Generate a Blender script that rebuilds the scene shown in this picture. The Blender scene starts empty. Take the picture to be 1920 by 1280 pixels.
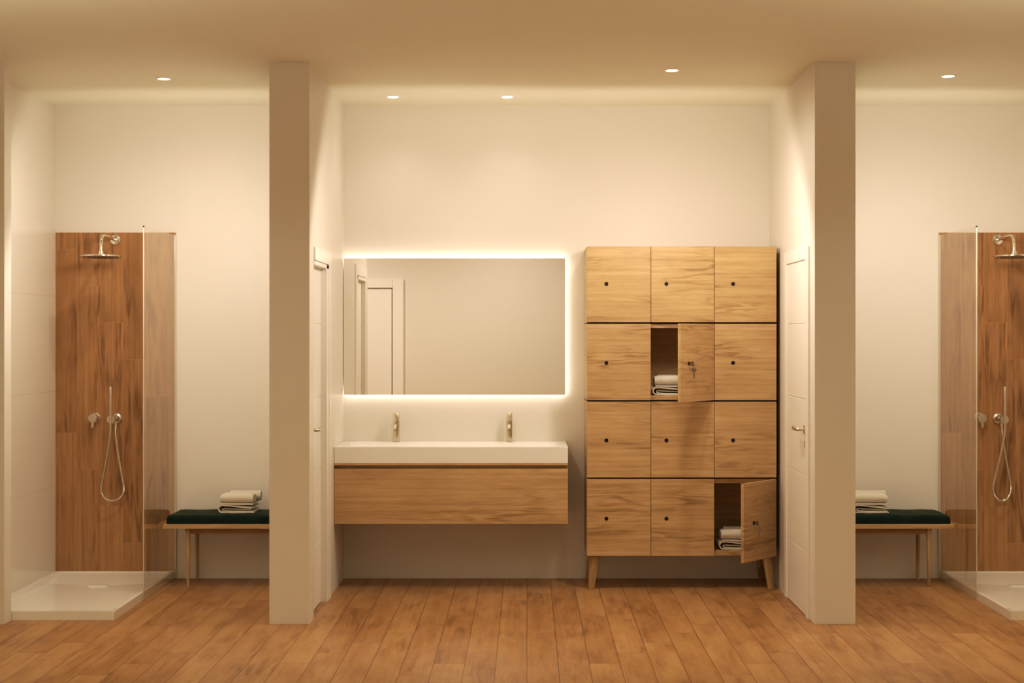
import bpy, bmesh, math, random
from mathutils import Vector, Matrix
random.seed(7)
PI = math.pi
scene = bpy.context.scene
C = bpy.data.collections.new('bathroom'); scene.collection.children.link(C)
scene.view_settings.view_transform = 'Standard'
scene.view_settings.look = 'None'
scene.view_settings.exposure = 0.08

vs = scene.view_settings; vs.use_curve_mapping = True; cm = vs.curve_mapping; cm.clip_max_x = cm.clip_max_y = 1.5; cm.use_clip = True
for p in ((.05, .038), (.15, .130), (.40, .408), (.70, .705)): cm.curves[3].points.new(*p)
cm.update()
# ------------------------------------------------------------------ helpers
def box(bm, x0, x1, y0, y1, z0, z1):
    m = Matrix.Translation(((x0+x1)/2, (y0+y1)/2, (z0+z1)/2)) @ Matrix.Diagonal((abs(x1-x0), abs(y1-y0), abs(z1-z0), 1))
    return bmesh.ops.create_cube(bm, size=1, matrix=m)['verts']

def frame_of(d):
    d = d.normalized()
    up = Vector((0, 0, 1)) if abs(d.z) < .9 else Vector((0, 1, 0))
    u = d.cross(up).normalized(); v = d.cross(u).normalized()
    return u, v

def cyl(bm, a, b, r0, r1=None, n=24, caps=True):
    a = Vector(a); b = Vector(b); r1 = r0 if r1 is None else r1
    u, v = frame_of(b-a)
    A = [bm.verts.new(a + (u*math.cos(2*PI*i/n) + v*math.sin(2*PI*i/n))*r0) for i in range(n)]
    B = [bm.verts.new(b + (u*math.cos(2*PI*i/n) + v*math.sin(2*PI*i/n))*r1) for i in range(n)]
    for i in range(n):
        bm.faces.new((A[i], A[(i+1) % n], B[(i+1) % n], B[i]))
    if caps:
        bm.faces.new(list(reversed(A))); bm.faces.new(B)

def tube(bm, pts, r, n=12, rfun=None):
    pts = [Vector(p) for p in pts]
    rings = []
    u = None
    for i, p in enumerate(pts):
        d = (pts[min(i+1, len(pts)-1)] - pts[max(i-1, 0)]).normalized()
        if u is None:
            u, v = frame_of(d)
        else:
            u = (u - d*u.dot(d)).normalized()
        v = d.cross(u)
        rr = rfun(i/(len(pts)-1)) if rfun else r
        rings.append([bm.verts.new(p + (u*math.cos(2*PI*k/n) + v*math.sin(2*PI*k/n))*rr) for k in range(n)])
    for A, B in zip(rings, rings[1:]):
        for k in range(n):
            bm.faces.new((A[k], A[(k+1) % n], B[(k+1) % n], B[k]))
    bm.faces.new(list(reversed(rings[0]))); bm.faces.new(rings[-1])

def lathe(bm, prof, axis_o, axis_d, n=32):
    """prof: list of (radius, distance along the axis)"""
    o = Vector(axis_o); d = Vector(axis_d).normalized(); u, v = frame_of(d)
    rings = []
    for r, t in prof:
        if r < 1e-6:
            rings.append([bm.verts.new(o + d*t)])
        else:
            rings.append([bm.verts.new(o + d*t + (u*math.cos(2*PI*k/n)+v*math.sin(2*PI*k/n))*r) for k in range(n)])
    for A, B in zip(rings, rings[1:]):
        for k in range(n):
            if len(A) == 1 and len(B) == 1: continue
            if len(A) == 1: bm.faces.new((A[0], B[(k+1) % n], B[k]))
            elif len(B) == 1: bm.faces.new((A[k], A[(k+1) % n], B[0]))
            else: bm.faces.new((A[k], A[(k+1) % n], B[(k+1) % n], B[k]))

def prism_x(bm, poly, x0, x1):
    """polygon in the (y, z) plane pushed from x0 to x1"""
    A = [bm.verts.new((x0, y, z)) for y, z in poly]; B = [bm.verts.new((x1, y, z)) for y, z in poly]
    n = len(poly)
    for i in range(n):
        bm.faces.new((A[i], A[(i+1) % n], B[(i+1) % n], B[i]))
    bm.faces.new(list(reversed(A))); bm.faces.new(B)

def catmull(pts, per=8):
    P = [Vector(p) for p in pts]; P = [P[0]*2-P[1]] + P + [P[-1]*2-P[-2]]
    out = []
    for i in range(1, len(P)-2):
        for k in range(per):
            t = k/per
            a, b, c, d = P[i-1], P[i], P[i+1], P[i+2]
            out.append(.5*((2*b) + (c-a)*t + (2*a-5*b+4*c-d)*t*t + (3*b-a-3*c+d)*t**3))
    out.append(P[-2])
    return out

def obj(name, bm, mat, parent=None, bevel=0, smooth=False, origin=None, seg=2):
    """link the bmesh (given in world coordinates) as ONE mesh object"""
    bmesh.ops.recalc_face_normals(bm, faces=bm.faces[:])
    o0 = Vector(origin) if origin is not None else (parent_world(parent) if parent else Vector((0, 0, 0)))
    bmesh.ops.translate(bm, verts=bm.verts[:], vec=-o0)
    me = bpy.data.meshes.new(name); bm.to_mesh(me); bm.free()
    me.materials.append(mat)
    if smooth:
        for p in me.polygons: p.use_smooth = True
        try: me.set_sharp_from_angle(angle=math.radians(40))
        except Exception: pass
    o = bpy.data.objects.new(name, me); C.objects.link(o)
    if parent:
        o.parent = parent; o.location = o0 - parent_world(parent)
    else:
        o.location = o0
    if bevel:
        b = o.modifiers.new('bevel', 'BEVEL'); b.width = bevel; b.segments = seg; b.limit_method = 'ANGLE'; b.angle_limit = math.radians(40)
        for p in me.polygons: p.use_smooth = True
        try: me.set_sharp_from_angle(angle=math.radians(60))
        except Exception: pass
        b.harden_normals = True
    return o

def parent_world(p):
    v = Vector((0, 0, 0))
    while p:
        v = v + Vector(p.location); p = p.parent
    return v

def tag(o, label=None, cat=None, group=None, kind=None):
    if label: o['label'] = label
    if cat: o['category'] = cat
    if group: o['group'] = group
    if kind: o['kind'] = kind
    return o

def thing(name, loc, label, cat, group=None):
    o = bpy.data.objects.new(name, None); C.objects.link(o); o.location = loc; o.empty_display_size = .1
    return tag(o, label, cat, group)

def dup(root, loc, label, group=None):
    r = root.copy(); C.objects.link(r); r.location = loc; r['label'] = label
    if group: r['group'] = group
    for ch in list(root.children):
        c = ch.copy(); C.objects.link(c); c.parent = r
        for g in list(ch.children):
            d = g.copy(); C.objects.link(d); d.parent = c
    return r

def NB(): return bmesh.new()

# ------------------------------------------------------------------ materials
class N:
    def __init__(s, name):
        s.m = bpy.data.materials.new(name); s.m.use_nodes = True
        s.t = s.m.node_tree; s.b = s.t.nodes['Principled BSDF']; s.out = s.t.nodes['Material Output']
    def n(s, typ, **kw):
        x = s.t.nodes.new(typ)
        for k, v in kw.items(): setattr(x, k, v)
        return x
    def l(s, a, b): s.t.links.new(a, b)
    def put(s, sock, v):
        if hasattr(v, 'is_output'): s.l(v, sock)
        else: sock.default_value = v
    def math(s, op, a, b=0.0, c=None):
        x = s.n('ShaderNodeMath', operation=op)
        s.put(x.inputs[0], a); s.put(x.inputs[1], b)
        if c is not None: s.put(x.inputs[2], c)
        return x.outputs[0]
    def comb(s, x, y, z):
        c = s.n('ShaderNodeCombineXYZ')
        for i, v in enumerate((x, y, z)): s.put(c.inputs[i], v)
        return c.outputs[0]
    def noise(s, vec, scale, detail=4, rough=.5, dist=0.0):
        x = s.n('ShaderNodeTexNoise'); s.put(x.inputs['Vector'], vec)
        x.inputs['Scale'].default_value = scale; x.inputs['Detail'].default_value = detail
        x.inputs['Roughness'].default_value = rough; x.inputs['Distortion'].default_value = dist
        return x.outputs['Fac']
    def ramp(s, fac, stops):
        r = s.n('ShaderNodeValToRGB'); s.put(r.inputs[0], fac)
        e = r.color_ramp.elements
        while len(e) < len(stops): e.new(.5)
        for el, (p, c) in zip(e, stops): el.position = p; el.color = (*c, 1)
        return r.outputs[0]
    def mix(s, fac, a, b, blend='MIX'):
        x = s.n('ShaderNodeMix', data_type='RGBA', blend_type=blend)
        s.put(x.inputs[0], fac); s.put(x.inputs[6], a if hasattr(a, 'is_output') else (*a, 1)); s.put(x.inputs[7], b if hasattr(b, 'is_output') else (*b, 1))
        return x.outputs[2]
    def bump(s, h, strength, dist=.002):
        x = s.n('ShaderNodeBump'); x.inputs['Strength'].default_value = strength; x.inputs['Distance'].default_value = dist
        s.l(h, x.inputs['Height']); s.l(x.outputs[0], s.b.inputs['Normal'])
    def P(s, **kw):
        for k, v in kw.items(): s.put(s.b.inputs[k.replace('_', ' ')], v)
        return s

def plain(name, col, rough=.5, metal=0.0, spec=.5, vary=.03, vscale=6.0, coat=0.0, bump=0.0, bscale=200.0):
    m = N(name)
    co = m.n('ShaderNodeTexCoord').outputs['Object']
    f = m.noise(co, vscale, 3)
    a = tuple(max(0, c*(1-vary)) for c in col); b = tuple(min(1, c*(1+vary)) for c in col)
    m.P(Base_Color=m.mix(f, a, b), Roughness=rough, Metallic=metal)
    m.b.inputs['Specular IOR Level'].default_value = spec
    if coat: m.b.inputs['Coat Weight'].default_value = coat
    if bump: m.bump(m.noise(co, bscale, 2), bump)
    return m.m

def grain(m, along, across, third, seed, rings=9.0):
    """wood figure from stretched noise: (rings of the figure, fine fibre, broad streaks, knots), all about 0..1"""
    def v(a, c, off=0.0):
        return m.comb(m.math('ADD', m.math('MULTIPLY', along, a), m.math('ADD', seed, off)), m.math('ADD', m.math('MULTIPLY', across, c), m.math('MULTIPLY', seed, 1.7)), m.math('MULTIPLY', third, c))
    n1 = m.noise(v(1.3, 11.0), 1.0, 3, .5, .25)
    ring = m.math('ADD', m.math('MULTIPLY', m.math('SINE', m.math('MULTIPLY', n1, rings*2*PI)), .5), .5)
    mask = m.math('SMOOTH_MIN', m.math('MAXIMUM', m.math('MULTIPLY', m.math('SUBTRACT', m.noise(v(2.0, 7.0, 11.0), 1.0, 2, .5), .47), 6.0), 0.0), 1.0, .2)
    ring = m.math('MULTIPLY', m.math('POWER', ring, 2.0), m.math('MAXIMUM', mask, 0.0))
    fib = m.noise(v(9, 190), 1.0, 3, .6)
    streak = m.noise(v(.9, 44, 5.0), 1.0, 5, .62)
    blot = m.noise(v(2.6, 10, 3.0), 1.0, 4, .6)
    return ring, fib, streak, blot

def wood(name, axis, light, mid, dark, rough=.45, rings=9.0, spec=.35, fixed=None):
    m = N(name)
    sep = m.n('ShaderNodeSeparateXYZ'); m.l(m.n('ShaderNodeTexCoord').outputs['Object'], sep.inputs[0])
    ax = [sep.outputs[i] for i in range(3)]
    along = ax[axis]; oth = [ax[i] for i in range(3) if i != axis]
    seed = m.math('MULTIPLY', m.n('ShaderNodeObjectInfo').outputs['Random'], 40.0)
    ring, fib, streak, blot = grain(m, along, oth[1], oth[0], seed, rings)
    f = m.math('ADD', m.math('ADD', m.math('MULTIPLY', ring, .20), m.math('MULTIPLY', fib, .24)), m.math('ADD', m.math('MULTIPLY', streak, .46), m.math('MULTIPLY', blot, .34)))
    col = m.ramp(f, [(.42, light), (.57, mid), (.80, dark)])
    m.P(Base_Color=col, Roughness=rough); m.b.inputs['Specular IOR Level'].default_value = spec
    m.bump(fib, .12, .001)
    return m.m

def planks(name, ca, cb, w, L, joint, step, light, mid, dark, gap_col, gap_w, rough, coord='Object', rings=5.0, gapmix=.8, spec=.4, wts=(.14, .20, .24, .56)):
    """plank boards: ca = axis across the boards, cb = axis along them"""
    m = N(name)
    sep = m.n('ShaderNodeSeparateXYZ'); m.l(m.n('ShaderNodeTexCoord').outputs[coord], sep.inputs[0])
    a = sep.outputs[ca]; b = sep.outputs[cb]
    ai = m.math('DIVIDE', a, w); i = m.math('FLOOR', ai)
    bj = m.math('DIVIDE', m.math('SUBTRACT', m.math('SUBTRACT', b, joint), m.math('MULTIPLY', i, step)), L); j = m.math('FLOOR', bj)
    fa = m.math('SUBTRACT', ai, i); fb = m.math('SUBTRACT', bj, j)
    wn = m.n('ShaderNodeTexWhiteNoise', noise_dimensions='2D'); m.l(m.comb(i, j, 0.0), wn.inputs['Vector'])
    rnd = wn.outputs['Value']
    seed = m.math('MULTIPLY', rnd, 37.0)
    ring, fib, streak, blot = grain(m, b, a, 0.0, seed, rings)
    f = m.math('ADD', m.math('ADD', m.math('MULTIPLY', ring, wts[0]), m.math('MULTIPLY', fib, wts[1])), m.math('ADD', m.math('MULTIPLY', streak, wts[2]), m.math('MULTIPLY', blot, wts[3])))
    f = m.math('ADD', f, m.math('MULTIPLY', m.math('SUBTRACT', rnd, .5), .15))
    col = m.ramp(f, [(.40, light), (.57, mid), (.82, dark)])
    da = m.math('MULTIPLY', m.math('MINIMUM', fa, m.math('SUBTRACT', 1.0, fa)), w)
    db = m.math('MULTIPLY', m.math('MINIMUM', fb, m.math('SUBTRACT', 1.0, fb)), L)
    g = m.math('LESS_THAN', m.math('MINIMUM', da, db), gap_w/2)
    m.P(Base_Color=m.mix(m.math('MULTIPLY', g, gapmix), col, gap_col), Roughness=rough); m.b.inputs['Specular IOR Level'].default_value = spec
    m.bump(m.math('SUBTRACT', m.math('MULTIPLY', fib, .3), g), .15, .001)
    return m.m

WALL = (.80, .745, .66)
M = {}
M['wall'] = plain('wall_paint', WALL, .42, spec=.25, vary=.012)
M['ceiling'] = plain('ceiling_paint', (.87, .84, .70), .8, spec=.1, vary=.012)
M['door'] = plain('white_lacquer', (.90, .855, .78), .35, spec=.35, vary=.01)
OAK = ((.60, .41, .21), (.49, .315, .15), (.27, .16, .066))
M['oak_x'] = wood('oak_grain_across', 0, *OAK)
M['oak_z'] = wood('oak_grain_upright', 2, *OAK)
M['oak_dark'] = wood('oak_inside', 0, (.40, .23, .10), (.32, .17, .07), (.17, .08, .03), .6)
M['floor'] = planks('floor_planks', 0, 1, .146, 1.156, -1.69, .2312, (.46, .258, .106), (.365, .186, .069), (.175, .082, .028), (.10, .04, .015), .0035, .38)
M['shower_wood'] = planks('shower_planks', 0, 2, .1455, 1.163, 1.622, -.2326, (.50, .285, .125), (.39, .205, .084), (.19, .092, .037), (.50, .26, .11), .003, .38, rings=6.0, gapmix=.75, wts=(.22, .20, .56, .32))
M['steel'] = plain('brushed_steel', (.68, .62, .53), .32, 1.0, vary=.03, vscale=40)
M['chrome'] = plain('chrome', (.72, .66, .56), .12, 1.0, vary=.02, vscale=40)
M['dark_metal'] = plain('dark_metal', (.16, .13, .10), .4, 1.0)
M['key'] = plain('key_metal', (.34, .29, .23), .35, 1.0)
M['black'] = plain('black_plastic_and_gap_shade', (.012, .009, .007), .5, spec=.3)
M['ceramic'] = plain('white_solid_surface', (.86, .82, .76), .22, spec=.5, vary=.006)
M['tray'] = plain('white_resin', (.90, .86, .79), .14, spec=.5, vary=.01)
M['towel'] = plain('cream_terry', (.74, .68, .57), .95, spec=.05, vary=.06, vscale=60, bump=.5, bscale=900)
m = N('green_velvet'); co = m.n('ShaderNodeTexCoord').outputs['Object']
m.P(Base_Color=m.ramp(m.noise(co, 16, 4, .6), [(.35, (.003, .012, .010)), (.7, (.010, .026, .016))]), Roughness=.75)
m.b.inputs['Specular IOR Level'].default_value = .15
m.b.inputs['Sheen Weight'].default_value = .22; m.b.inputs['Sheen Tint'].default_value = (.4, .5, .22, 1); m.b.inputs['Sheen Roughness'].default_value = .4
m.bump(m.noise(co, 24, 3), .25, .004)
M['velvet'] = m.m
# tiled shower side wall: satin white slabs with hair joints
m = N('white_tile'); sep = m.n('ShaderNodeSeparateXYZ'); m.l(m.n('ShaderNodeTexCoord').outputs['Object'], sep.inputs[0])
fz = m.math('FRACT', m.math('DIVIDE', m.math('ADD', sep.outputs[2], .012), .60))
g = m.math('LESS_THAN', fz, .006)
m.P(Base_Color=m.mix(g, (.80, .74, .65), (.70, .62, .52)), Roughness=.16)
M['tile'] = m.m
# glass: fresnel mix of a clear, faintly warm pane and a mirror-like reflection
m = N('clear_glass'); t = m.t
tr = m.n('ShaderNodeBsdfTransparent'); tr.inputs[0].default_value = (.93, .92, .88, 1)
gl = m.n('ShaderNodeBsdfGlossy'); gl.inputs['Color'].default_value = (1, .98, .95, 1); gl.inputs['Roughness'].default_value = .02
fr = m.n('ShaderNodeFresnel'); bf = m.n('ShaderNodeNewGeometry').outputs['Backfacing']
m.l(m.math('ADD', m.math('MULTIPLY', bf, 1/1.75-1.75), 1.75), fr.inputs[0])
mx = m.n('ShaderNodeMixShader'); m.l(fr.outputs[0], mx.inputs[0]); m.l(tr.outputs[0], mx.inputs[1]); m.l(gl.outputs[0], mx.inputs[2])
m.l(mx.outputs[0], m.out.inputs[0]); t.nodes.remove(m.b)
M['glass'] = m.m
M['glass_edge'] = plain('polished_glass_edge', (.62, .55, .45), .2, spec=.5)
m = N('silvered_mirror'); co = m.n('ShaderNodeTexCoord').outputs['Object']
m.P(Base_Color=m.mix(m.noise(co, 3, 1), (.90, .885, .85), (.905, .89, .855)), Roughness=.0, Metallic=1.0)
M['mirror'] = m.m
def emit(name, col, s):
    m = N(name); co = m.n('ShaderNodeTexCoord').outputs['Object']
    m.P(Base_Color=(.9, .85, .75, 1), Emission_Color=m.mix(m.noise(co, 4, 1), tuple(c*.99 for c in col), col)); m.b.inputs['Emission Strength'].default_value = s
    return m.m
M['led'] = emit('led_diffuser', (1, .90, .76), 4.0)
M['lamp'] = emit('lamp_lens', (1, .90, .74), 9.0)

# ------------------------------------------------------------------ setting
H = 3.0
XL, XR, YF = -4.3, 4.5, -9.7
def struct(name, bm, mat, bevel=0, label=None, origin=None):
    o = obj(name, bm, mat, bevel=bevel, origin=origin); tag(o, label, None, None, 'structure'); return o
bm = NB(); box(bm, XL-.2, XR+.2, YF-.2, .2, -.1, 0); struct('floor', bm, M['floor'], label='oak plank floor')
bm = NB(); box(bm, XL-.2, XR+.2, YF-.2, .2, H, H+.1); struct('ceiling', bm, M['ceiling'], label='plain painted ceiling')
bm = NB(); box(bm, XL-.2, XR+.2, 0, .2, 0, H); struct('wall_back', bm, M['wall'], label='cream back wall')
bm = NB(); box(bm, XL-.2, XL, YF, 0, 0, H); struct('wall_left', bm, M['wall'])
bm = NB(); box(bm, XR, XR+.2, YF, 0, 0, H); struct('wall_right', bm, M['wall'])
bm = NB(); box(bm, XL-.2, XR+.2, YF-.2, YF, 0, H); struct('wall_front', bm, M['wall'])
# outer partitions of the two shower bays, each with a return at its end
bm = NB(); box(bm, -3.2, -2.997, -1.355, 0, 0, H); box(bm, -3.2, -2.792, -1.459, -1.355, 0, H); struct('wall_shower_left', bm, M['wall'], label='outer partition of the left shower bay')
bm = NB(); box(bm, 3.384, 3.59, -1.355, 0, 0, H); box(bm, 3.179, 3.59, -1.459, -1.355, 0, H); struct('wall_shower_right', bm, M['wall'], label='outer partition of the right shower bay')
# middle partitions, the left one with a recessed doorway
DY0, DY1, DZ = -1.30, -.815, 1.926
bm = NB(); prism_x(bm, [(-1.459, 0), (DY0, 0), (DY0, DZ), (DY1, DZ), (DY1, 0), (0, 0), (0, H), (-1.459, H)], -1.376, -1.162)
box(bm, -1.376, -1.245, DY0, DY1, 0, DZ); struct('wall_middle_left', bm, M['wall'], label='partition with recessed door left of the washbasin')
bm = NB(); box(bm, 1.538, 1.755, -1.459, 0, 0, H); struct('wall_middle_right', bm, M['wall'], label='partition with flush door right of the lockers')

def leaf_bm(xf, xb, y0, y1, ztop, grooves=(.355, .772, 1.19, 1.607)):
    bm = NB(); zs = [0.004] + list(grooves) + [ztop]
    s = 1 if xf > xb else -1
    box(bm, xf - s*.004, xb, y0, y1, .004, ztop)
    for a, b in zip(zs, zs[1:]):
        box(bm, xf, xf - s*.006, y0, y1, a + (.003 if a > .01 else 0), b - (.003 if b < ztop else 0))
    return bm
def door(name, loc, label):
    o = bpy.data.objects.new(name, None); C.objects.link(o); o.location = loc; tag(o, label, None, None, 'structure'); return o
d1 = door('door_1', (-1.19, -1.05, 0), 'white recessed door left of the washbasin')
obj('door_leaf', leaf_bm(-1.192, -1.24, DY0, DY1, DZ), M['door'], d1, bevel=.0015)
bm = NB()
box(bm, -1.162, -1.152, -.739, -.665, 0, 2.027); box(bm, -1.162, -1.152, -1.30, -.739, 1.953, 2.027)
box(bm, -1.162, -1.157, -.815, -.741, 0, 1.951); box(bm, -1.162, -1.157, -1.30, -.741, 1.928, 1.951)
obj('door_casing', bm, M['door'], d1, bevel=.002)
def lever(parent, x, s, y, z, tip):
    bm = NB(); box(bm, x, x + s*.008, y-.012, y+.012, z-.024, z+.024); pl = obj('handle_plate', bm, M['steel'], parent, bevel=.002)
    pts = catmull([(x+s*.006, y, z), (x+s*.035, y, z), (x+s*.045, y + (tip-y)*.12, z), (x+s*.046, y + (tip-y)*.5, z-.001), (x+s*.045, tip-(tip-y)*.12, z+.001), (x+s*.040, tip, z+.006)], 6)
    bm = NB(); tube(bm, pts, .0085, 12); tag(obj('door_handle', bm, M['steel'], parent, smooth=True), 'metal lever handle')
lever(d1, -1.192, 1, -1.25, 1.022, -1.142)
d2 = door('door_2', (1.53, -.97, 0), 'white flush door right of the lockers')
obj('door_leaf', leaf_bm(1.531, 1.545, -1.262, -.680, 1.957), M['door'], d2, bevel=.0015)
bm = NB(); box(bm, 1.524, 1.54, -.678, -.600, 0, 2.029); box(bm, 1.524, 1.54, -1.335, -1.264, 0, 2.029); box(bm, 1.524, 1.54, -1.264, -.678, 1.959, 2.029)
obj('door_casing', bm, M['door'], d2, bevel=.002)
lever(d2, 1.531, -1, -1.222, 1.025, -1.095)
bm = NB(); box(bm, 1.531, 1.5285, -1.236, -1.206, .925, .962); obj('keyhole_plate', bm, plain('painted_plate', (.58, .51, .41), .4), d2)
d3 = door('door_3', (-2.2, YF+.02, 0), 'white door in the wall facing the mirror')
bm = NB(); box(bm, -2.70, -1.755, YF, YF+.03, 0.004, 2.14); obj('door_leaf', bm, M['door'], d3)
bm = NB(); box(bm, -1.74, -1.60, YF, YF+.05, 0, 2.27); box(bm, -2.86, -2.72, YF, YF+.05, 0, 2.27); box(bm, -2.72, -1.74, YF, YF+.05, 2.155, 2.27)
obj('door_casing', bm, M['door'], d3, bevel=.008)

# ------------------------------------------------------------------ showers
# plank cladding behind the showers and white tiles on the outer walls
bm = NB(); box(bm, -2.988, -2.228, -.010, 0, .03, 2.194); struct('wall_cladding_left', bm, M['shower_wood'], label='wood plank cladding of the left shower', origin=(-2.707, 0, 0))
bm = NB(); box(bm, 2.614, 3.376, -.010, 0, .03, 2.194); struct('wall_cladding_right', bm, M['shower_wood'], label='wood plank cladding of the right shower', origin=(2.9, 0, 0))
bm = NB(); box(bm, -2.998, -2.989, -1.354, 0, .03, 2.22); struct('wall_tiles_left', bm, M['tile'])
bm = NB(); box(bm, 3.377, 3.386, -1.354, 0, .03, 2.22); struct('wall_tiles_right', bm, M['tile'])

def make_tray(x0, x1, y0, y1, label):
    t = thing('shower_tray', ((x0+x1)/2, (y0+y1)/2, 0), label, 'shower tray', 'white shower trays')
    bm = NB(); nx, ny = 48, 72; top = .047; rim = .022
    cx = (x0+x1)/2
    def zt(x, y):
        d = min(x-x0, x1-x, y-y0, y1-y)
        if d < rim: return top
        k = min(1, (d-rim)/.012); k = k*k*(3-2*k)
        yv = y1 - .25 - .11*max(0, 1-abs(x-cx)/(.5*(x1-x0)))
        if y > yv: z = .014 + (top-.006-.014)*((y-yv)/(y1-rim-yv))**1.1
        else: z = .014 + (top-.008-.014)*((yv-y)/(yv-y0))
        return top + (z-top)*k
    def ticks(a, b, n):
        v = [a, a+rim, a+rim+.006, a+rim+.012] + [a+.045 + (b-a-.09)*i/(n-1) for i in range(n)] + [b-rim-.012, b-rim-.006, b-rim, b]
        return v
    xs = ticks(x0, x1, nx); ys = ticks(y0, y1, ny)
    V = [[bm.verts.new((x, y, zt(x, y))) for x in xs] for y in ys]
    for j in range(len(ys)-1):
        for i in range(len(xs)-1):
            bm.faces.new((V[j][i], V[j][i+1], V[j+1][i+1], V[j+1][i]))
    ring = [V[0][i] for i in range(len(xs))] + [V[j][-1] for j in range(1, len(ys))] + [V[-1][i] for i in range(len(xs)-2, -1, -1)] + [V[j][0] for j in range(len(ys)-2, 0, -1)]
    low = [bm.verts.new((v.co.x, v.co.y, 0.0)) for v in ring]
    for i in range(len(ring)):
        k = (i+1) % len(ring); bm.faces.new((ring[i], low[i], low[k], ring[k]))
    bm.faces.new(low)
    obj('tray_basin', bm, M['tray'], t, smooth=True)
    bm = NB(); yv = y1-.36
    box(bm, cx-.055, cx+.055, yv-.03, yv+.03, .013, .022)
    obj('drain_cover', bm, M['tray'], t, bevel=.002)
    return t
make_tray(-2.989, -2.236, -1.350, -.001, 'white low shower tray beside the green bench on the left')
make_tray(2.622, 3.377, -1.350, -.001, 'white low shower tray at the right edge of the photo')

def make_screen(xc, label):
    t = thing('shower_screen', (xc, -.385, 0), label, 'shower screen', 'glass shower screens')
    bm = NB(); bm.faces.new([bm.verts.new((xc, y, z)) for y, z in ((-.762, .002), (-.012, .002), (-.012, 2.178), (-.762, 2.178))]); obj('glass_pane', bm, M['glass'], t)
    bm = NB(); box(bm, xc-.003, xc+.003, -.768, -.762, .002, 2.17); tag(obj('edge_strip', bm, M['glass_edge'], t), 'thin pale front edge of the glass')
    bm = NB(); box(bm, xc-.0065, xc+.0065, -.012, -.0005, .002, 2.178); tag(obj('wall_channel', bm, M['glass_edge'], t), 'thin pale channel holding the glass to the wall')
    bm = NB(); box(bm, xc-.004, xc+.004, -.768, -.762, 2.172, 2.18); obj('corner_clip', bm, M['black'], t)
    return t
make_screen(-2.2315, 'clear glass shower screen between left shower and green bench')
make_screen(2.6175, 'clear glass shower screen beside the right shower')

XH, ZH = -2.610, 2.148
def make_rain_shower():
    t = thing('rain_shower_head', (XH, -.010, ZH), 'round rain shower head on bent wall arm in the left shower', 'shower head', 'rain shower heads')
    bm = NB(); lathe(bm, [(0, -.002), (.032, -.002), (.033, .006), (.030, .010), (.013, .012), (0, .012)], (XH, -.010, ZH), (0, -1, 0)); obj('wall_flange', bm, M['chrome'], t, smooth=True)
    arm = catmull([(XH, -.018, ZH), (XH, -.12, ZH+.004), (XH, -.25, ZH+.006), (XH, -.292, ZH), (XH, -.312, ZH-.022), (XH, -.318, ZH-.06), (XH, -.320, ZH-.098)], 8)
    bm = NB(); tube(bm, arm, .0105, 16); lathe(bm, [(.012, 0), (.016, .004), (.016, .018), (.022, .020), (.022, .026), (0, .026)], (XH, -.320, ZH-.088), (0, 0, -1)); obj('shower_arm', bm, M['chrome'], t, smooth=True)
    zb = ZH-.114
    bm = NB(); lathe(bm, [(0, .001), (.06, 0), (.118, -.001), (.124, -.004), (.124, -.010), (.120, -.013), (0, -.013)], (XH, -.320, zb), (0, 0, 1), 48); obj('shower_disc', bm, M['chrome'], t, smooth=True)
    bm = NB()
    for k, rr in enumerate((.03, .055, .08, .103)):
        n = 8*(k+1)
        for i in range(n):
            a = 2*PI*i/n; x = XH+rr*math.cos(a); y = -.320+rr*math.sin(a)
            cyl(bm, (x, y, zb-.012), (x, y, zb-.019), .0032, .0022, 8)
    o = obj('nozzles', bm, M['dark_metal'], t); tag(o, 'rows of small dark nozzles under the disc')
    return t
rs = make_rain_shower()
DX = 5.595
dup(rs, (XH+DX, -.010, ZH), 'round rain shower head on bent wall arm in the right shower')
def make_mixer():
    x, z = -2.735, 1.020
    t = thing('shower_mixer', (x, -.010, z), 'round metal mixer knob with lever on left shower cladding', 'mixer', 'shower mixers')
    bm = NB(); lathe(bm, [(0, -.002), (.033, -.002), (.034, .004), (.032, .007), (0, .008)], (x, -.010, z), (0, -1, 0)); obj('wall_flange', bm, M['steel'], t, smooth=True)
    bm = NB(); lathe(bm, [(.026, 0), (.026, .040), (0, .040)], (x, -.016, z), (0, -1, 0)); obj('mixer_body', bm, M['steel'], t, smooth=True)
    bm = NB(); lathe(bm, [(0, 0), (.027, 0), (.028, .002), (.028, .022), (.026, .024), (0, .024)], (x, -.058, z), (0, -1, 0)); box(bm, x-.008, x+.008, -.080, -.068, z-.058, z-.015)
    obj('mixer_lever', bm, M['steel'], t, smooth=True)
    return t
mx_ = make_mixer(); dup(mx_, (2.867, -.010, 1.020), 'round metal mixer knob with lever on right shower cladding')
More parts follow.
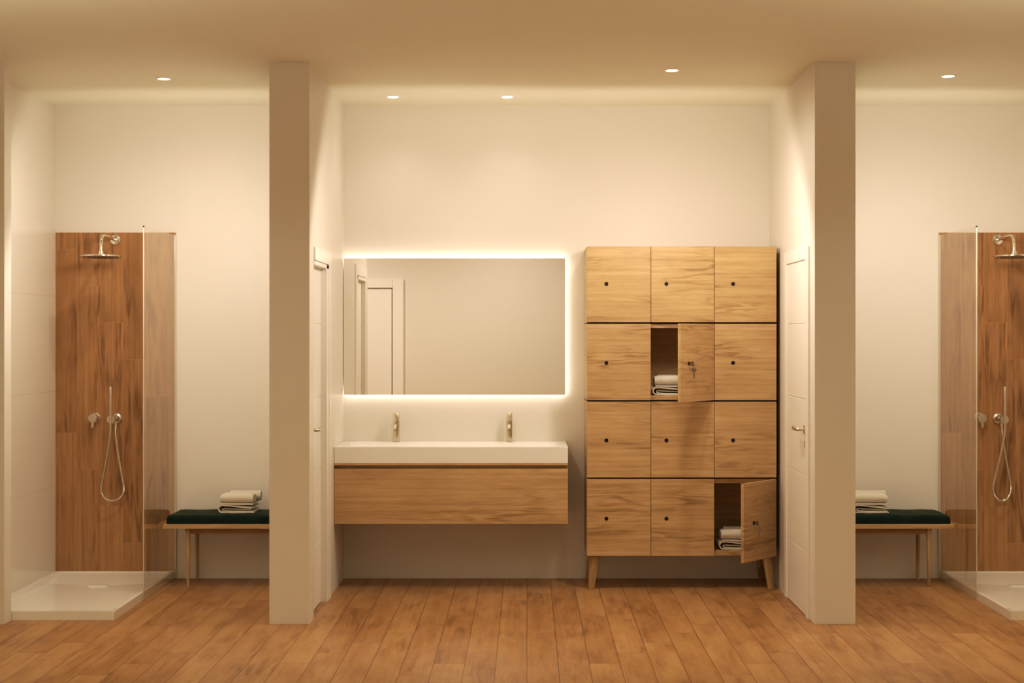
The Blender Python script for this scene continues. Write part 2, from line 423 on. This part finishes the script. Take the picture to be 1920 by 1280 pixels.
def make_hand_shower():
    x, z = -2.600, 1.017; ys = -.145
    t = thing('hand_shower', (x, -.010, z), 'slim stick hand shower with looped hose in the left shower', 'hand shower', 'stick hand showers')
    bm = NB(); lathe(bm, [(0, -.002), (.034, -.002), (.035, .005), (.031, .012), (.022, .016), (.021, .060), (0, .060)], (x, -.010, z), (0, -1, 0)); obj('wall_outlet', bm, M['steel'], t, smooth=True)
    bm = NB(); lathe(bm, [(0, 0), (.012, 0), (.012, .055), (.025, .056), (.026, .060), (.026, .082), (0, .082)], (x, -.065, z), (0, -1, 0)); obj('holder', bm, M['steel'], t, smooth=True)
    bm = NB(); tube(bm, [(x, ys-.006, z+.205), (x, ys-.006, z+.203), (x, ys-.006, z+.10), (x, ys-.006, z+.02), (x, ys-.006, z-.022)], .009, 16, lambda u: .0085 if u < .1 else .0095 - .0018*u)
    obj('handset', bm, M['steel'], t, smooth=True)
    a = (x, ys-.006, z-.02); e = (x+.014, -.060, z-.018)
    y1, y2 = -.125, -.075
    P = [a, (x-.003, ys-.004, z-.10), (x-.024, y1-.015, z-.22), (x-.052, y1, z-.36), (x-.066, y1, z-.425), (x-.060, y1, z-.468), (x-.034, y1+.005, z-.502), (x, -.10, z-.513), (x+.034, y2-.01, z-.502), (x+.058, y2, z-.468), (x+.062, y2, z-.425), (x+.050, y2, z-.36), (x+.026, y2, z-.22), (x+.010, y2, z-.10), (x+.008, -.062, z-.030)]
    bm = NB(); sm = catmull(P, 20); tube(bm, sm, .0068, 10, lambda u:   .0074 + .0006*math.sin(u*900)); obj('hose', bm, M['steel'], t, smooth=True)
    bm = NB(); cyl(bm, (x+.008, -.062, z-.045), (x+.008, -.062, z-.01), .009); obj('hose_connector', bm, M['steel'], t, smooth=True)
    return t
hs = make_hand_shower(); dup(hs, (2.985, -.010, 1.017), 'slim stick hand shower with looped hose in the right shower')

# ------------------------------------------------------------------ benches
def make_bench(x0, x1, sgn, label, cat='bench'):
    """sgn = -1: free end on the left"""
    xe = x0 if sgn < 0 else x1
    y0, y1 = -.355, -.015
    t = thing('bench', ((x0+x1)/2, (y0+y1)/2, 0), label, 'bench', 'wooden benches with green cushions')
    bm = NB(); box(bm, x0, x1, y0, y1, .362, .389); obj('seat_board', bm, M['oak_x'], t, bevel=.002)
    bm = NB(); box(bm, x0+.16, x1-.16, y0+.045, y0+.065, .325, .362); box(bm, x0+.16, x1-.16, y1-.06, y1-.04, .325, .362); obj('seat_rail', bm, M['oak_dark'], t, bevel=.001)
    for xx, q in ((x0+.145, -1), (x1-.145, 1)):
        bm = NB()
        pts = [(y0+.04, .362), (y1-.035, .362), (y1-.035, .338), (y1-.08, .345), (y0+.10, .345), (y0+.04, .338)]
        prism_x(bm, pts, xx-.016, xx+.016); obj('leg_bracket', bm, M['dark_metal'], t, bevel=.002)
        for yy, lean in ((y0+.05, -.003), (y1-.05, .003)):
            bm = NB(); tube(bm, [(xx, yy, .36), (xx, yy, .30), (xx, yy+lean, .15), (xx, yy+lean*2, 0)], .012, 16, lambda u: .0135 if u < .4 else .0135-.0055*(u-.4)/.6)
            obj('leg', bm, M['oak_z'], t, smooth=True)
    # cushion: a soft slab, puffed on top
    cx0, cx1 = x0+.022, x1-.022; cy0, cy1 = y0+.012, y1-.008
    bm = NB(); nx, ny = 60, 26; zb, ht = .389, .052
    def g(d, r=.018):
        d = max(0, min(1, d/r)); return math.sqrt(max(0, 1-(1-d)**2))
    top = []
    for j in range(ny+1):
        row = []
        for i in range(nx+1):
            u = i/nx; v = j/ny
            u = .5-.5*math.cos(PI*u); v = .5-.5*math.cos(PI*v)
            x = cx0+(cx1-cx0)*u; y = cy0+(cy1-cy0)*v
            d = min(x-cx0, cx1-x, y-cy0, cy1-y)
            z = zb + ht*(.62+.38*g(d)) + .006*math.sin(PI*u)**.5*math.sin(PI*v)**.5 + .0012*math.sin(x*31+y*17)
            row.append(bm.verts.new((x, y, z)))
        top.append(row)
    ring = top[0] + [r[-1] for r in top[1:]] + top[-1][-2::-1] + [r[0] for r in top[-2:0:-1]]
    mid = [bm.verts.new((v.co.x + (.003 if v.co.x > (cx0+cx1)/2 else -.003)*0.5, v.co.y, zb+.016)) for v in ring]
    low = [bm.verts.new((v.co.x, v.co.y, zb)) for v in ring]
    for j in range(ny):
        for i in range(nx): bm.faces.new((top[j][i], top[j][i+1], top[j+1][i+1], top[j+1][i]))
    n = len(ring)
    for i in range(n):
        k = (i+1) % n
        bm.faces.new((ring[i], mid[i], mid[k], ring[k])); bm.faces.new((mid[i], low[i], low[k], mid[k]))
    bm.faces.new(low)
    o = obj('cushion', bm, M['velvet'], t, smooth=True); tag(o, 'dark green velvet cushion')
    return t
make_bench(-2.224, -1.379, -1, 'low oak bench with green velvet cushion beside the left shower')
make_bench(1.758, 2.610, 1, 'low oak bench with green velvet cushion beside the right shower')

# ------------------------------------------------------------------ towels
def sheet(bm, path, th, ext, wob=.0015):
    """a thick sheet whose section follows path [(a, z)], swept along ext = list of (b, da, dz); returns verts as (a, b, z)"""
    P = [Vector((p[0], p[1], 0)) for p in path]
    n = len(P); L = []; R = []
    for i in range(n):
        d = (P[min(i+1, n-1)]-P[max(i-1, 0)]).normalized(); nrm = Vector((-d.y, d.x, 0))
        L.append(P[i]+nrm*th/2); R.append(P[i]-nrm*th/2)
    loop = L + list(reversed(R)); m = len(loop); rings = []
    for b, sc in ext:
        rings.append([(q.x + wob*math.sin(b*47+q.y*90), b, q.y*sc + wob*.8*math.sin(q.x*41+b*33)) for q in loop])
    return rings, m
def rings_to_bm(bm, rings, m, tf):
    V = [[bm.verts.new(tf(p)) for p in r] for r in rings]
    for A, B in zip(V, V[1:]):
        for k in range(m): bm.faces.new((A[k], A[(k+1) % m], B[(k+1) % m], B[k]))
    bm.faces.new(list(reversed(V[0]))); bm.faces.new(V[-1])
def arc(cx, cz, r, a0, a1, n=10): return [(cx+r*math.cos(a0+(a1-a0)*i/n), cz+r*math.sin(a0+(a1-a0)*i/n)) for i in range(n+1)]

def make_lower_towel(base, label, W=.228, Dp=.20):
    x, y, z = base     # x = left end, y = front
    t = thing('folded_towel', (x+W/2, y+Dp/2, z), label, 'towel', 'cream towels lying lowest in a stack')
    th = .0075
    # bottom layer, round fold on the left, top layer drooping to the right
    r = .0215; a = th/2+.001
    path = [(W*.97-.012*i, a+.0006*math.sin(i)) for i in range(0, 16)] + arc(r+.004, a+r, r, -PI/2, -3*PI/2, 12) + [(.05, a+2*r), (.09, a+2*r-.003), (.13, a+2*r-.008), (.17, a+2*r-.013), (.205, a+2*r-.018)]
    path = [Vector((p[0], p[1], 0)) for p in path]
    path = [(p.x, p.y) for p in catmull([(v.x, v.y, 0) for v in path], 2)]
    bm = NB(); rings, m = sheet(bm, path, th, [(Dp*i/14, 1.0) for i in range(15)], .0008)
    rings_to_bm(bm, rings, m, lambda p: (x+p[0], y+p[1], z+p[2]+.0006))
    obj('towel_body', bm, M['towel'], t, smooth=True)
    # folded-in inner layers seen in the mouth of the fold
    path = [(x_, zz) for x_, zz in [(.215, .0115), (.15, .0115), (.08, .0125), (.035, .014)]] + arc(.033, .0205, .0065, -PI/2, -3*PI/2, 8) + [(.08, .0265), (.14, .024), (.20, .021)]
    bm = NB(); rings, m = sheet(bm, path, .0055, [(.012+(Dp-.016)*i/10, 1.0) for i in range(11)], .0008)
    rings_to_bm(bm, rings, m, lambda p: (x+p[0], y+p[1], z+p[2]))
    obj('inner_fold', bm, M['towel'], t, smooth=True)
    # thin upper layers over the droop
    path = [(.018, .0575), (.08, .0575), (.14, .0565), (.216, .0555)]
    path = [(p.x, p.y) for p in catmull([(a_, b_, 0) for a_, b_ in path], 5)]
    bm = NB(); rings, m = sheet(bm, path, .008, [(Dp*i/10, 1.0) for i in range(11)], .0008)
    rings_to_bm(bm, rings, m, lambda p: (x+p[0], y+p[1]-.002, z+p[2]))
    path = [(.04, .0495), (.10, .0485), (.16, .041), (.22, .035)]
    path = [(p.x, p.y) for p in catmull([(a_, b_, 0) for a_, b_ in path], 5)]
    rings, m = sheet(bm, path, .006, [(.01+(Dp-.015)*i/10, 1.0) for i in range(11)], .0008)
    rings_to_bm(bm, rings, m, lambda p: (x+p[0], y+p[1], z+p[2]))
    obj('top_layer', bm, M['towel'], t, smooth=True)
    return t
def make_upper_towel(base, label, W=.200, Dp=.165):
    x, y, z = base
    t = thing('rolled_towel', (x+W/2, y+Dp/2, z), label, 'towel', 'cream towels lying uppermost in a stack')
    # section in (y, z): soft front fold, then a coil at the back
    R = .027
    bm = NB(); n = 22; rings = []
    prof = arc(R*.9, R, R, -PI/2, -3*PI/2, 14) + [(.075, 2*R+.001), (.105, 2*R-.001), (.118, 2*R-.008), (.122, R), (.118, .006), (.10, .0008), (.06, 0.0005)]
    for i in range(n+1):
        u = i/n; e = min(u, 1-u)
        s = 1 if e > .12 else .80+.20*math.sqrt(1-(1-e/.12)**2)
        h = 1+.05*math.sin(PI*u)
        rings.append([(a, W*u, .0008 + (R + (b-R)*s)*h - R*(1-s)*.75) for a, b in prof])
    V = [[bm.verts.new((x+p[1], y+p[0], z+p[2])) for p in r] for r in rings]
    m = len(prof)
    for A, B in zip(V, V[1:]):
        for k in range(m): bm.faces.new((A[k], A[(k+1) % m], B[(k+1) % m], B[k]))
    bm.faces.new(list(reversed(V[0]))); bm.faces.new(V[-1])
    obj('towel_body', bm, M['towel'], t, smooth=True)
    # the coil at the back: a spiral sheet, ends open
    path = []
    for i in range(60):
        a = PI*1.0 + 4.6*PI*i/59; r = .033 - .021*i/59
        path.append((.157+r*.85*math.cos(a), .0335+r*math.sin(a)))
    bm = NB(); rings, m = sheet(bm, path, .0042, [(W*.16+(W*.96)*i/10, 1.0) for i in range(11)], .0004)
    rings_to_bm(bm, rings, m, lambda p: (x+p[1], y+p[0], z+p[2]-.0005))
    obj('coiled_end', bm, M['towel'], t, smooth=True)
    return t
ZC = .4475
lt = make_lower_towel((-1.902, -.285, ZC), 'lower cream towel of the stack on the left bench, folded open')
ut = make_upper_towel((-1.888, -.280, ZC+.0625), 'upper cream towel of the stack on the left bench')
offl = Vector(lt.location) - Vector((-1.902, -.285, ZC)); offu = Vector(ut.location) - Vector((-1.902, -.285, ZC))
for p, wh in (((2.006, -.285, ZC), 'on the right bench'), ((.766, -.36, 1.176), 'inside the open upper locker'), ((1.172, -.36, .2335), 'inside the open bottom locker')):
    dup(lt, Vector(p)+offl, 'lower cream towel of the stack ' + wh)
    dup(ut, Vector(p)+offu, 'upper cream towel of the stack ' + wh)

# ------------------------------------------------------------------ washbasin, taps, mirror
VX0, VX1, VY = -1.160, .247, -.483
t = thing('vanity_cabinet', ((VX0+VX1)/2, VY/2, .40), 'wall-hung oak cabinet with one wide drawer under the white washbasin', 'cabinet')
bm = NB(); box(bm, VX0, VX1, VY+.022, -.0004, .408, .738); box(bm, VX0, VX1, VY+.034, -.0004, .738, .772); obj('carcass', bm, M['oak_x'], t)
bm = NB(); box(bm, VX0, VX1, VY+.002, -.001, .760, .7715); obj('top_panel', bm, M['oak_x'], t, bevel=.001)
bm = NB(); box(bm, VX0, VX1, VY, VY+.021, .408, .7385); obj('drawer_front', bm, M['oak_x'], t, bevel=.0015)
t = thing('washbasin', ((VX0+VX1)/2, VY/2, .772), 'long white double washbasin top with sunken basin under the mirror', 'washbasin')
bm = NB()
zt, zb = .871, .772
xs = [VX0, VX0+.06, VX0+.075, VX0+.13, (VX0+VX1)/2, VX1-.13, VX1-.075, VX1-.06, VX1]; ys = [VY, VY+.045, VY+.055, VY+.12, -.26, -.15, -.12, -.001]
def zbas(i, j):
    if i in (0, 1, 7, 8) or j in (0, 1, 6, 7): return zt
    if i in (2, 6) or j in (2, 5): return zt-.02
    return zt-.07
V = [[bm.verts.new((x, y, zbas(i, j))) for i, x in enumerate(xs)] for j, y in enumerate(ys)]
for j in range(len(ys)-1):
    for i in range(len(xs)-1): bm.faces.new((V[j][i], V[j][i+1], V[j+1][i+1], V[j+1][i]))
ring = V[0] + [r[-1] for r in V[1:]] + V[-1][-2::-1] + [r[0] for r in V[-2:0:-1]]
low = [bm.verts.new((v.co.x, v.co.y, zb)) for v in ring]
for i in range(len(ring)):
    k = (i+1) % len(ring); bm.faces.new((ring[i], low[i], low[k], ring[k]))
bm.faces.new(low)
obj('basin_top', bm, M['ceramic'], t, bevel=.002)
for xx in (-.8216, -.111):
    bm = NB(); lathe(bm, [(0, 0), (.024, 0), (.025, .003), (.014, .004), (0, .003)], (xx, -.30, zt-.0705), (0, 0, 1)); obj('drain', bm, M['chrome'], t, smooth=True)

def make_tap(x, label):
    y, z = -.075, .871
    t = thing('basin_tap', (x, y, z), label, 'tap', 'basin taps')
    bm = NB(); lathe(bm, [(0, 0), (.024, 0), (.024, .004), (.0205, .006), (.0205, .124), (0, .124)], (x, y, z), (0, 0, 1)); obj('tap_body', bm, M['chrome'], t, smooth=True)
    bm = NB(); lathe(bm, [(0, 0), (.0185, 0), (.0205, .002), (.0205, .056), (.019, .059), (0, .060)], (x, y, z+.125), (0, 0, 1))
    for k in range(5): lathe(bm, [(.0205, 0), (.0214, .0015), (.0205, .003)], (x, y, z+.137+.009*k), (0, 0, 1))
    tag(obj('tap_handle', bm, M['chrome'], t, smooth=True), 'ribbed turning top')
    pts = catmull([(x, y-.015, z+.112), (x, y-.06, z+.110), (x, y-.095, z+.106), (x, y-.110, z+.096), (x, y-.112, z+.082)], 6)
    bm = NB(); tube(bm, pts, .0095, 16); sp = obj('spout', bm, M['chrome'], t, smooth=True)
    bm = NB(); cyl(bm, (x, y-.112, z+.0805), (x, y-.112, z+.0822), .0085); obj('aerator', bm, M['black'], sp)
    return t
make_tap(-.8216, 'left of two round chrome basin taps standing on the washbasin')
make_tap(-.111, 'right of two round chrome basin taps standing on the washbasin')

t = thing('mirror', (-.459, -.02, 1.166), 'wide frameless mirror with glowing edge above the washbasin', 'mirror')
MX0, MX1, MZ0, MZ1 = -1.161, .243, 1.166, 2.030
bm = NB(); box(bm, MX0+.002, MX1, -.042, -.037, MZ0, MZ1); obj('mirror_glass', bm, M['mirror'], t)
bm = NB(); box(bm, MX0+.01, MX1-.05, -.0368, -.020, MZ0+.05, MZ1-.05); box(bm, MX0+.05, MX1-.1, -.020, -.001, MZ0+.1, MZ1-.1); obj('backing', bm, M['ceramic'], t)
bm = NB(); e0, e1 = .004, .022
for (a, b, c, d) in ((MX0+.003, MX1+e0, MZ1-e1, MZ1+e0), (MX0+.003, MX1+e0, MZ0-e0, MZ0+e1), (MX1-e1, MX1+e0, MZ0+e1, MZ1-e1)):
    box(bm, a, b, -.0365, -.020, c, d)
tag(obj('light_strip', bm, M['led'], t), 'glowing warm white light strip around the mirror edge')

# ------------------------------------------------------------------ lockers
LX0, LX1 = .3635, 1.5121; CX = [.3635, .7512, 1.1357, 1.5121]
ROWS = [(2.0804, 1.6215), (1.6119, 1.1498), (1.1401, .6813), (.6716, .2064)]
FY = -.420; DT = .020; LB = -.004
t = thing('locker_cabinet', ((LX0+LX1)/2, -.21, 0), 'oak locker cabinet of twelve doors on splayed legs, two doors open', 'locker')
hinges = {}
for r, (zt_, zb_) in enumerate(ROWS):
    bm = NB(); yf = FY+DT+.0015; p = .018
    box(bm, LX0, LX0+p, yf, LB, zb_, zt_); box(bm, LX1-p, LX1, yf, LB, zb_, zt_)
    box(bm, LX0+p, LX1-p, yf, LB, zt_-.026, zt_); box(bm, LX0+p, LX1-p, yf, LB, zb_, zb_+.026)
    box(bm, LX0+p, LX1-p, LB-.010, LB, zb_+.026, zt_-.026)
    for xd in CX[1:3]: box(bm, xd-p, xd, yf, LB-.010, zb_+.026, zt_-.026)
    obj('carcass', bm, M['oak_dark' if False else 'oak_x'], t, bevel=.001)
    if r < 3:
        bm = NB(); box(bm, LX0+.004, LX1-.004, FY+.05, LB, ROWS[r+1][0], zb_); obj('gap_shade', bm, M['black'], t)  # black box stands in for the shade inside the empty gap between rows
    for c in range(3):
        g_ = .0013
        x0 = CX[c]+(g_ if c else 0); x1 = CX[c+1]-g_ if c < 2 else CX[c+1]
        hx = x1
        bm = NB(); box(bm, x0, x1, FY, FY+DT, zb_, zt_)
        d = obj('locker_door', bm, M['oak_x'], t, bevel=.0012, origin=(hx, FY, zb_))
        lx = (.4814, .845, 1.249)[c]; lz = (1.854, 1.376, .907, .4326)[r]
        bm = NB(); lathe(bm, [(0, -.002), (.0115, -.002), (.0118, .0018), (.0100, .0026), (.0090, .0010), (.0, .0010)], (lx, FY, lz), (0, -1, 0), 24)
        box(bm, lx-.0012, lx+.0012, FY-.0018, FY-.0005, lz-.006, lz+.006)
        tag(obj('lock', bm, M['black'], d, smooth=True), 'round black keyhole lock')
        if (r, c) == (1, 1): ang = math.radians(52)
        elif (r, c) == (3, 2): ang = math.radians(50)
        else: ang = 0
        if ang:
            d.rotation_euler = (0, 0, ang); hinges[(r, c)] = (hx, FY, zb_, ang, lx, lz)
            tag(d, 'door standing open')
def leg_bm(xt, xb, yt, yb):
    bm = NB()
    def sq(x, y, z, h): return [bm.verts.new((x+h*dx, y+h*dy, z)) for dx, dy in ((1, .25), (.25, 1), (-1, -.25+.5), (-.25, -1))]
    zs = [(0, .021), (.2064, .031)]
    A = sq(xb, yb, 0, zs[0][1]); B = sq(xt, yt, .2064, zs[1][1])
    for i in range(4): bm.faces.new((A[i], A[(i+1) % 4], B[(i+1) % 4], B[i]))
    bm.faces.new(list(reversed(A))); bm.faces.new(B)
    return bm
for xt, xb in ((.414, .390), (1.462, 1.486)):
    for yt, yb in ((-.365, -.392), (-.07, -.035)):
        obj('leg', leg_bm(xt, xb, yt, yb), M['oak_z'], t, bevel=.004)
for xx, h in ((.459, .006), (.484, .005), (.522, .008), (1.237, .004), (1.27, .004)):
    bm = NB(); cyl(bm, (xx, -.36, .2064), (xx, -.36, .2064-h), .006, n=12); obj('screw', bm, M['black'], t)

def make_keys(r, c, label):
    hx, hy, zb_, ang, lx, lz = hinges[(r, c)]
    R = Matrix.Rotation(ang, 4, 'Z')
    o = Vector((hx, hy, lz)) + R @ Vector((lx-hx, -.0028, 0))
    t = thing('key_bunch', o, label, 'keys', 'locker keys'); t.rotation_euler = (0, 0, ang)
    def add(name, bm, par=None):
        bmesh.ops.translate(bm, verts=bm.verts[:], vec=o); return obj(name, bm, M['key'], t, smooth=True)
    def key(bm, tip, d, side, bow, blade):
        # flat key: blade from tip, round bow with a hole
        tip = Vector(tip); d = Vector(d).normalized(); side = Vector(side).normalized(); nrm = d.cross(side)
        c_ = tip + d*(blade+bow*.8)
        n = 24
        for sgn in (1,):
            O1 = [bm.verts.new(c_ + (d*math.cos(2*PI*i/n)*bow + side*math.sin(2*PI*i/n)*bow*1.15) + nrm*.0012) for i in range(n)]
            I1 = [bm.verts.new(c_ + d*bow*.45 + (d*math.cos(2*PI*i/n) + side*math.sin(2*PI*i/n))*bow*.28 + nrm*.0012) for i in range(n)]
            O2 = [bm.verts.new(v.co - nrm*.0024) for v in O1]; I2 = [bm.verts.new(v.co - nrm*.0024) for v in I1]
            for i in range(n):
                k = (i+1) % n
                bm.faces.new((O1[i], O1[k], I1[k], I1[i])); bm.faces.new((O2[k], O2[i], I2[i], I2[k]))
                bm.faces.new((O1[k], O1[i], O2[i], O2[k])); bm.faces.new((I1[i], I1[k], I2[k], I2[i]))
        w = .0042
        q = [tip, tip+d*.004+side*w*.8, tip+d*blade*.3+side*w*.6, tip+d*blade*.45+side*w, tip+d*blade*.7+side*w*.7, tip+d*(blade+.003)+side*w, tip+d*(blade+.003)-side*w, tip+d*.004-side*w]
        A = [bm.verts.new(v+nrm*.001) for v in q]; B = [bm.verts.new(v-nrm*.001) for v in q]
        for i in range(len(q)):
            k = (i+1) % len(q); bm.faces.new((A[i], A[k], B[k], B[i]))
        bm.faces.new(A); bm.faces.new(list(reversed(B)))
    bm = NB(); key(bm, (0, .001, 0), (0, -1, .0), (0, 0, 1), .0125, .012); add('key', bm)
    yb = -.030
    bm = NB(); rr = .013; cz = -.0125
    tube(bm, [(rr*.55*math.sin(2*PI*i/28), yb + .2*rr*math.sin(2*PI*i/28), cz + rr*math.cos(2*PI*i/28)) for i in range(29)], .0014, 8); add('key_ring', bm)
    bm = NB(); key(bm, (.004, yb-.002, -.088), (-.04, .02, 1), (.62, -.79, 0), .0125, .042); add('key', bm)
    return t
make_keys(1, 1, 'two small dark keys on a ring hanging from the open upper locker door')
make_keys(3, 2, 'two small dark keys on a ring hanging from the open bottom locker door')

# ------------------------------------------------------------------ lights
WARM = (1.0, .875, .74)
PALE = (1.0, .93, .74)
def spot(x, y, energy, size=168, blend=1.0, r=.04, z=H-.012, col=WARM, rot=0):
    l = bpy.data.lights.new('downlight_or_fill', 'SPOT'); l.energy = energy; l.spot_size = math.radians(size); l.spot_blend = blend; l.shadow_soft_size = r; l.color = col
    o = bpy.data.objects.new('downlight_or_fill', l); C.objects.link(o); o.location = (x, y, z); o.rotation_euler = (math.radians(rot), 0, 0)
def fixture(x, y, label):
    t = thing('downlight', (x, y, H), label, 'ceiling light', 'recessed ceiling lights')
    bm = NB(); lathe(bm, [(.033, -.001), (.036, -.005), (.043, -.003), (.044, 0), (.033, 0), (.033, -.001)], (x, y, H), (0, 0, 1), 40); obj('trim_ring', bm, M['door'], t, smooth=True)
    bm = NB(); cyl(bm, (x, y, H-.0015), (x, y, H-.0005), .033, n=40); tag(obj('lamp_lens', bm, M['lamp'], t), 'glowing round lens')
    return t
for x, y, e, sz, lab in ((-2.06, -.98, 38, 172, 'recessed ceiling light over the left bench and shower'),
                         (-.8176, -.35, 6, 120, 'recessed ceiling light above the left basin tap'),
                         (-.12, -.35, 6, 120, 'recessed ceiling light above the right basin tap'),
                         (.797, -1.24, 60, 172, 'recessed ceiling light in front of the lockers'),
                         (2.367, -1.06, 38, 172, 'recessed ceiling light over the right bench')):
    fixture(x, y, lab); spot(x, y, e, sz)
for x, y, e in ((-2.4, -3.2, 30), (.2, -3.2, 34), (2.8, -3.2, 30), (-2.6, -7.7, 190), (-.2, -7.7, 190)):  # unseen fill spots, added for the floor, piers and wall facing the mirror
    spot(x, y, e, 150, col=PALE if y > -5 else WARM, rot=0 if y > -5 else -32)
for x in (-2.6, 2.6):      # unseen upward fill, added to brighten the ceiling of the front of the room
    l = bpy.data.lights.new('ceiling_fill', 'SPOT'); l.energy = 135; l.spot_size = math.radians(165); l.spot_blend = .6; l.shadow_soft_size = .15; l.color = PALE
    o = bpy.data.objects.new('ceiling_fill', l); C.objects.link(o); o.location = (x, -5.0, 1.8); o.rotation_euler = (PI, 0, 0)
for x, z, e in ((-1.97, 2.2, 29), (-.44, 2.3, 20), (.82, 2.25, 23), (2.37, 2.2, 29)):  # unseen lamps added without fittings, placed to suit the shadows in the bays
    l = bpy.data.lights.new('bay_lamp', 'SPOT'); l.energy = e; l.spot_size = math.radians(174); l.spot_blend = .2; l.shadow_soft_size = .10; l.color = WARM
    o = bpy.data.objects.new('bay_lamp', l); C.objects.link(o); o.location = (x, -1.42, z); o.rotation_euler = (math.radians(52), 0, 0)
w = bpy.data.worlds.new('world'); w.use_nodes = True; w.node_tree.nodes['Background'].inputs[0].default_value = (.9, .7, .45, 1); w.node_tree.nodes['Background'].inputs[1].default_value = .05; scene.world = w

# ------------------------------------------------------------------ camera
cam = bpy.data.cameras.new('camera'); cam.sensor_width = 36; cam.lens = 2717*36/1920; cam.shift_x = -28/1920; cam.shift_y = -12/1920
co = bpy.data.objects.new('camera', cam); C.objects.link(co); co.location = (0, -9.2, 1.544); co.rotation_euler = (PI/2, 0, 0); scene.camera = co
